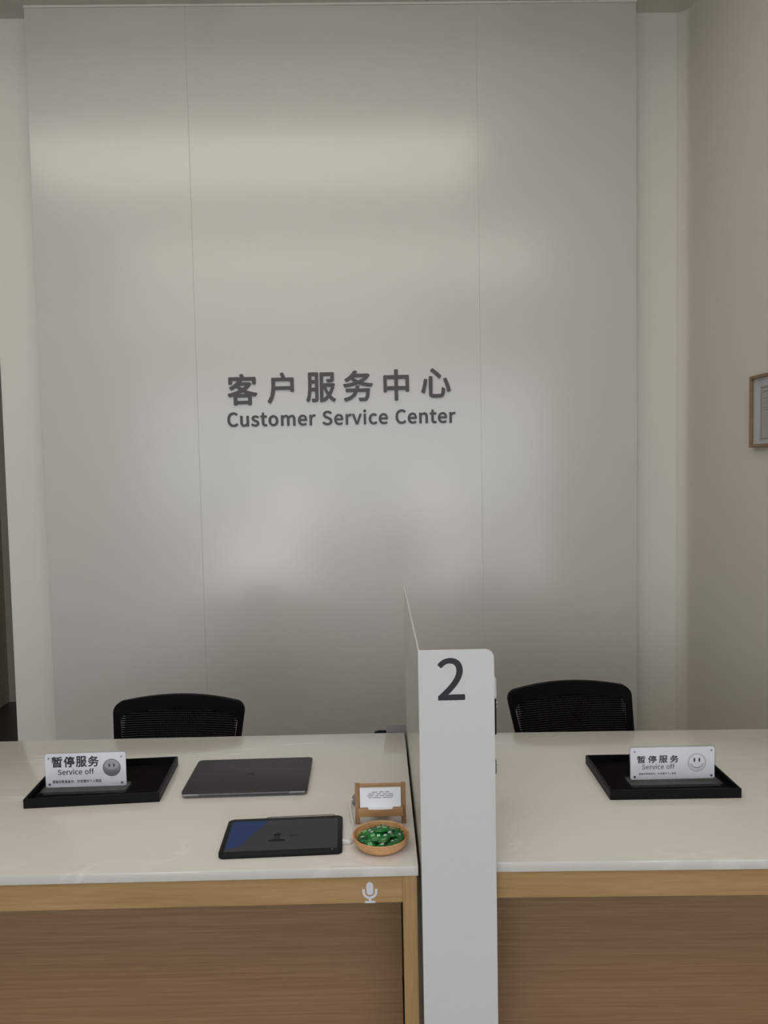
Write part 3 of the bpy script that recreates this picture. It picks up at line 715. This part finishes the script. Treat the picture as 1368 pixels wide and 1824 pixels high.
# ================================================================ TABLET
def tablet():
    X0, Y0, rz = -0.2100, 1.6795, R(1.75)
    t = tag(empty('tablet', (X0, Y0, TZ + .0003), rz), 'black rugged tablet lying face up near the front edge of the left counter', 'tablet')
    w_, d_ = 0.264, 0.166
    obj('bumper_case', prism(bmesh.new(), round_rect(w_, d_, 0.010, 5), 0, 0.0095, 'xy', bev=0.0022, seg=3), M['rubber'], t, smooth=True)
    obj('front_lip', tube(bmesh.new(), [(-w_ / 2 + .008, -d_ / 2 + .0018, 0.0088), (w_ / 2 - .008, -d_ / 2 + .0018, 0.0088)], 0.0014, 8), M['rubber'], t, smooth=True)
    z = 0.0098
    c, s = math.cos(-rz), math.sin(-rz)
    def L(x, y): return ((x - X0) * c - (y - Y0) * s, (x - X0) * s + (y - Y0) * c)
    sx0, sx1, sy0, sy1 = -0.1215, 0.1215, -0.0710, 0.0690
    scr = obj('screen', B(sx0, sx1, sy0, sy1, 0.0090, z, bev=0.0004, seg=1), M['screen'], t)
    blue = [L(-.341, 1.7465), L(-.258, 1.7375), L(-.299, 1.622), L(-.3285, 1.609)]
    def sp(name, pts, h, m):
        return obj(name, flat(bmesh.new(), pts, z + h, 'xy'), M[m], scr)
    sp('blue_area', [(sx0 + .001, sy1 - .001), (sx0 + .081, sy1 - .001), (sx0 + .031, sy0 + .022), (sx0 + .001, sy0 + .010)], 0.00006, 'screen_blue')
    pcx, pcy = -0.0130, -0.0235     # icon
    sp('portrait_shoulders', [(pcx - .019, pcy - .009), (pcx + .019, pcy - .009), (pcx + .0175, pcy - .002), (pcx + .008, pcy + .002), (pcx - .008, pcy + .002), (pcx - .0175, pcy - .002)], 0.00008, 'screen_ink')
    sp('portrait_face', [(x, y) for x, y in ell(pcx, pcy + .010, .0058, .014, 18)], 0.00012, 'screen_face')
    sp('portrait_hair', [(pcx - .0075, pcy + .016), (pcx + .0065, pcy + .0165), (pcx + .0085, pcy + .021), (pcx + .006, pcy + .027), (pcx - .002, pcy + .0285), (pcx - .0075, pcy + .024)], 0.00016, 'screen_ink')
    # faint unreadable caption beside the portrait
    bm = bmesh.new()
    for k in range(6): flat(bm, [(pcx + .025 + .0034 * k, pcy + .0145), (pcx + .0275 + .0034 * k, pcy + .0145), (pcx + .0275 + .0034 * k, pcy + .0185), (pcx + .025 + .0034 * k, pcy + .0185)], z + .0001, 'xy')
    for k in range(3): flat(bm, [(pcx + .026 + .003 * k, pcy + .007), (pcx + .0282 + .003 * k, pcy + .007), (pcx + .0282 + .003 * k, pcy + .009), (pcx + .026 + .003 * k, pcy + .009)], z + .0001, 'xy')
    obj('caption', bm, M['screen_ink'], scr)
    obj('camera_dot', lathe(bmesh.new(), [(0, 0.00955), (0.0016, 0.0096), (0.0016, 0.0093), (0, 0.0093)], 12, 0.110, -d_ / 2 + .0065), M['grey_plastic'], t)
    # folded wire kick stand showing past the far edge
    y1 = d_ / 2 - .004
    obj('wire_loop', tube(bmesh.new(), [(-0.055, y1, 0.004), (-0.045, y1 + .012, 0.006), (-0.04, y1 + .0155, 0.006), (0.110, y1 + .0165, 0.006), (0.1125, y1 + .0145, 0.006), (0.1125, y1, 0.004)], 0.0008, 6), M['wire'], t)
    return t
tablet()

# ================================================================ WOODEN CARD STAND
def card_stand():
    t = tag(empty('card_stand', (0.0085, 1.735, TZ + .0003), R(-0.6)), 'small wooden easel stand behind the bowl of green candies', 'stand')
    tilt = R(-13)
    def TP(name, x0, x1, y0, y1, z0, z1, m, bev=.0008):
        # a bar of the leaning frame
        o = obj(name, B(x0, x1, y0, y1, z0, z1, bev=bev, seg=1), M[m], t); o.rotation_euler = (tilt, 0, 0); o.location = (0, 0, 0.0017); return o
    for s in (-1, 1):
        a, b = sorted((s * 0.0590, s * 0.0480)); TP('post', a, b, 0.0, 0.007, 0.0, 0.090, 'stand_wood_v')
    TP('top_rail', -0.0484, 0.0484, 0.0005, 0.0065, 0.081, 0.0885, 'stand_wood')
    TP('lower_rail', -0.0484, 0.0484, 0.0005, 0.0065, 0.026, 0.035, 'stand_wood')
    led = obj('ledge', B(-0.0515, 0.0520, -0.018, -0.0002, 0.0240, 0.0400, bev=.0008, seg=1), M['stand_wood'], t)
    led.rotation_euler = (R(-4), 0, 0)
    # hinged prop leg at the back
    o = obj('back_prop', B(-0.020, 0.020, 0, 0.005, 0, 0.075, bev=.0006, seg=1), M['stand_wood_v'], t); o.location = (0, 0.058, 0.0012); o.rotation_euler = (R(30), 0, 0)
    return t
card_stand()
def card():
    t = tag(empty('printed_card', (0.0085, 1.7335, TZ + 0.0415), 0), 'white printed notice card propped on the small wooden stand', 'card')
    tilt = R(-13)
    pts = [(0.0470, 0.0), (0.0472, 0.0425), (-0.0474, 0.0425), (-0.0470, 0.0)]
    sh = obj('card_sheet', prism(bmesh.new(), pts, -0.0010, -0.0005, 'xz'), M['paper'], t); sh.rotation_euler = (tilt, 0, 0)
    tb = obj('card_tab', prism(bmesh.new(), [(-0.029, -0.001), (0.029, -0.001), (0.0265, -0.0135), (0.0, -0.0155), (-0.0270, -0.0140)], 0.0002, 0.0007, 'xy'), M['paper'], t); tb.location = (0, 0, -0.0005); tb.rotation_euler = (R(-3), 0, 0)
    # four short unreadable lines of small print and three captions under blank squares
    bm = bmesh.new(); rnd = random.Random(3); y = -0.00115
    for z, words in ((0.0325, [(-.019, 5), (-.002, 4), (.012, 4)]), (0.0285, [(-.027, 6), (-.008, 4), (.006, 4), (.018, 5)]), (0.0245, [(-.030, 6), (-.011, 3), (.0, 4), (.012, 8)]), (0.0205, [(-.027, 3), (-.017, 8), (.007, 9)])):
        for x, n in words:
            for k in range(n):
                xx = x + k * 0.0024
                flat(bm, [(xx, z), (xx + .0018, z), (xx + .0018, z + .0016), (xx, z + .0016)], y, 'xz')
    for x, n in ():
        for k in range(n):
            xx = x + k * 0.0022
            flat(bm, [(xx, -.0012), (xx + .0016, -.0012), (xx + .0016, -.0004), (xx, -.0004)], y, 'xz')
    pr = obj('small_print', bm, M['ink'], sh); pr['kind'] = 'stuff'; return t
card()

# ================================================================ BOWL AND CANDIES
def bowl():
    t = tag(obj('wooden_bowl', lathe(bmesh.new(), [(0, 0), (0.041, 0), (0.049, 0.002), (0.0570, 0.0095), (0.0608, 0.019), (0.0618, 0.0262), (0.0605, 0.0275), (0.0585, 0.0265), (0.0560, 0.018), (0.050, 0.0095), (0.040, 0.0052), (0.0, 0.004)], 48), M['bowl'], None, smooth=True, loc=(0.0075, 1.6345, TZ + .0003)),
            'small round turned wooden bowl holding green candies', 'bowl')
    return t
bowl()
def candy_mesh():
    bm = bmesh.new(); L_, W_, H_ = 0.0190, 0.0125, 0.0052
    nu, nv = 10, 6; top = {}; bot = {}
    for i in range(nu + 1):
        u = -1 + 2 * i / nu
        body = max(0.0, 1 - abs(u / 0.74) ** 3.0)
        wy = W_ * (0.66 + 0.34 * body ** .6) if abs(u) < 0.76 else W_ * (0.66 + (abs(u) - 0.76) * 2.2)
        for j in range(nv + 1):
            v = -1 + 2 * j / nv
            hz = H_ * (body ** 0.5) * math.sqrt(max(0, 1 - v * v * .92)) + 0.00025
            cr = 0.0007 * math.sin(j * math.pi) if abs(u) < .76 else 0.0008 * (1 if j % 2 else -1)
            top[i, j] = bm.verts.new((u * L_, v * wy, hz + cr)); bot[i, j] = bm.verts.new((u * L_, v * wy, -hz + cr))
    for i in range(nu):
        for j in range(nv):
            bm.faces.new((top[i, j], top[i + 1, j], top[i + 1, j + 1], top[i, j + 1])); bm.faces.new((bot[i, j], bot[i, j + 1], bot[i + 1, j + 1], bot[i + 1, j]))
    for i in range(nu):
        bm.faces.new((top[i, 0], bot[i, 0], bot[i + 1, 0], top[i + 1, 0])); bm.faces.new((top[i, nv], top[i + 1, nv], bot[i + 1, nv], bot[i, nv]))
    for j in range(nv):
        bm.faces.new((top[0, j], top[0, j + 1], bot[0, j + 1], bot[0, j])); bm.faces.new((top[nu, j], bot[nu, j], bot[nu, j + 1], top[nu, j + 1]))
    return bm
def surf_patch(u0, u1, v0, v1, lift=0.0004):
    L_, W_, H_ = 0.0190, 0.0125, 0.0052; bm = bmesh.new(); n = 4; g = {}
    for i in range(n + 1):
        for j in range(n + 1):
            u = u0 + (u1 - u0) * i / n; v = v0 + (v1 - v0) * j / n
            body = max(0.0, 1 - abs(u / 0.74) ** 3.0); wy = W_ * (0.66 + 0.34 * body ** .6)
            hz = H_ * (body ** 0.5) * math.sqrt(max(0, 1 - v * v * .92)) + 0.00025
            g[i, j] = bm.verts.new((u * L_, v * wy, hz + lift))
    for i in range(n):
        for j in range(n): bm.faces.new((g[i, j], g[i + 1, j], g[i + 1, j + 1], g[i, j + 1]))
    return bm
cproto = {}
def candy_kind(k):
    if k not in cproto:
        b = candy_mesh(); me = bpy.data.meshes.new('candy'); bmesh.ops.recalc_face_normals(b, faces=b.faces); b.to_mesh(me); b.free(); me.materials.append(M['candy'])
        for p in me.polygons: p.use_smooth = True
        parts = []
        specs = (('white_print', surf_patch(-.18, .22, -.45, .05), 'candy_print'), ('dark_band', surf_patch(.32, .62, -.75, .75), 'candy_dark')) if k == 0 else \
                (('white_print', surf_patch(-.5, -.15, -.05, .4), 'candy_print'), ('pale_band', surf_patch(.05, .55, -.6, .2), 'candy_light'))
        for nm, b2, mm in specs:
            m2 = bpy.data.meshes.new(nm); b2.to_mesh(m2); b2.free(); m2.materials.append(M[mm]); parts.append((nm, m2))
        cproto[k] = (me, parts)
    return cproto[k]
spots = []
rc = random.Random(11)
WORDS = ('right', 'back right', 'back', 'back left', 'left', 'front left', 'front', 'front right')
for k in range(8):
    a = 2 * math.pi * k / 8 + 0.1
    spots.append((0.0375 * math.cos(a), 0.0365 * math.sin(a), 0.0185, a + rc.uniform(0.9, 2.2), rc.uniform(-8, 8), 10, 'green foil candy at the %s rim of the wooden bowl' % WORDS[k]))
IW = ('right', 'back', 'left', 'front left', 'front')
for k, ang in enumerate((0.1, 1.6, 3.1, 4.1, 5.1)):
    spots.append((0.0195 * math.cos(ang), 0.0185 * math.sin(ang), 0.0270, rc.uniform(0, 6.28), rc.uniform(-14, 14), 6, 'green foil candy on the heap, %s of the topmost candy' % IW[k]))
spots += [(0.002, 0.005, 0.0345, 0.35, -6, 4, 'topmost green foil candy in the middle of the bowl')]
for i, (x, y, z, a, tl, rl, lab) in enumerate(spots):
    me, parts = candy_kind(i % 2)
    o = bpy.data.objects.new('wrapped_candy', me); C.objects.link(o)
    o.location = (0.0075 + x, 1.6345 + y, TZ + z - 0.001); o.rotation_euler = (R(tl), R(rl if i % 2 else -rl), a)
    tag(o, lab, 'candy', 'green wrapped candies in the wooden bowl')
    for nm, m2 in parts:
        c = bpy.data.objects.new(nm, m2); C.objects.link(c); c.parent = o

# ================================================================ CABLE
def cable():
    t = tag(empty('charging_cable', (-0.06, 1.75, TZ)), 'white charging cable running from the tablet behind the bowl', 'cable')
    ox_, oy_ = -0.06, 1.75
    P = [(-0.066, 1.6480, .0045), (-0.058, 1.6478, .003), (-0.056, 1.655, .0022), (-0.0560, 1.670, .0022), (-0.0535, 1.690, .0022), (-0.052, 1.706, .0022), (-0.0565, 1.740, .006), (-0.0625, 1.790, .0100), (-0.0645, 1.822, .0125), (-0.0640, 1.835, .013), (-0.056, 1.841, .0145)]
    obj('cord', tube(bmesh.new(), spline([(x - ox_, y - oy_, z) for x, y, z in P], 6), 0.0023, 8), M['cable'], t, smooth=True)
    obj('plug', B(-0.0780 - ox_, -0.0590 - ox_, 1.6420 - oy_, 1.6540 - oy_, 0.0004, 0.0092, bev=0.0015), M['cable'], t, smooth=True)
    return t
cable()
def puck():
    t = tag(empty('security_sensor', (-0.044, 1.848, TZ + .0003)), 'grey round security sensor on the counter behind the card stand', 'sensor')
    obj('sensor_body', lathe(bmesh.new(), [(0, 0), (0.015, 0), (0.0165, 0.003), (0.0165, 0.016), (0.0145, 0.020), (0, 0.020)], 28), M['grey_plastic'], t, smooth=True)
    obj('sensor_cap', lathe(bmesh.new(), [(0, 0.0201), (0.009, 0.0201), (0.008, 0.0225), (0, 0.0225)], 20), M['black'], t, smooth=True)
puck()
# black cable hanging over the rear edge of the left counter
t = tag(empty('cable_box', (0.015, 2.375, 0)), 'black box peeking over the rear edge of the left counter', 'box')
bm = prism(bmesh.new(), [(-0.018, 0.0), (0.02, 0.0), (0.02, 0.7565), (-0.004, 0.7570), (-0.018, 0.752)], 0.002, 0.014, 'xz', bev=0.002, seg=2)
obj('box_body', bm, M['black'], t, smooth=True)
obj('box_vent', B(-0.012, 0.014, -0.0005, 0.0015, 0.70, 0.72), M['grey_plastic'], t)

# ================================================================ FRAMED CERTIFICATE ON THE RIGHT WALL
def certificate():
    # local: x to the left along the wall seen from the room (world -y), z up, y out of the wall is world -x
    y_far, y_near, z0, z1 = 3.029, 2.640, 1.636, 1.914
    t = tag(empty('framed_certificate', (RX - 0.0005, (y_far + y_near) / 2, (z0 + z1) / 2)), 'light wood framed certificate hanging on the right wall', 'picture frame')
    w_, h_ = (y_far - y_near) / 2, (z1 - z0) / 2; b = 0.012; d = 0.0225
    obj('frame_rail', B(-d, 0, -w_, w_, h_ - b, h_, bev=.001, seg=1), M['picture_wood'], t)
    obj('frame_rail', B(-d, 0, -w_, w_, -h_, -h_ + b, bev=.001, seg=1), M['picture_wood'], t)
    obj('frame_stile', B(-d, 0, w_ - b, w_, -h_ + b + .0001, h_ - b - .0001, bev=.001, seg=1), M['picture_wood'], t)
    obj('frame_stile', B(-d, 0, -w_, -w_ + b, -h_ + b + .0001, h_ - b - .0001, bev=.001, seg=1), M['picture_wood'], t)
    wi, hi = w_ - b - .0002, h_ - b - .0002
    mt = obj('mount', B(-0.006, -0.001, -wi, wi, -hi, hi), M['cert_mat'], t)
    obj('mount_step', B(-0.0110, -0.0061, wi - 0.030, wi, -hi, hi), M['cert_mat'], t)
    c = obj('certificate_sheet', B(-0.0075, -0.0062, -wi + .035, wi - .045, -hi + .012, hi - .030), M['cert'], t)
    # printed border and lines, turned to face the room
    bm = bmesh.new(); X = -0.0077; a0, a1, b0, b1 = -wi + .043, wi - .053, -hi + .018, hi - .037
    def q(u0, u1, v0, v1): bm.faces.new([bm.verts.new((X, u, v)) for u, v in ((u0, v0), (u1, v0), (u1, v1), (u0, v1))])
    q(a0, a1, b1 - .003, b1); q(a0, a1, b0, b0 + .003); q(a0, a0 + .003, b0, b1); q(a1 - .003, a1, b0, b1)
    q(a0 + .01, a1 - .012, b1 - .016, b1 - .014); q(a0 + .01, a1 - .012, b1 - .020, b1 - .0185)
    for k in range(5): q(a0 + .03 + .01 * (k % 2), a1 - .012 - .004 * (k % 3), b1 - .045 - k * .011, b1 - .0435 - k * .011)
    obj('printing', bm, M['cert_ink'], c)
    obj('picture_glass', B(-0.0160, -0.0150, -wi, wi, -hi, hi), M['pane'], t)
    return t
certificate()
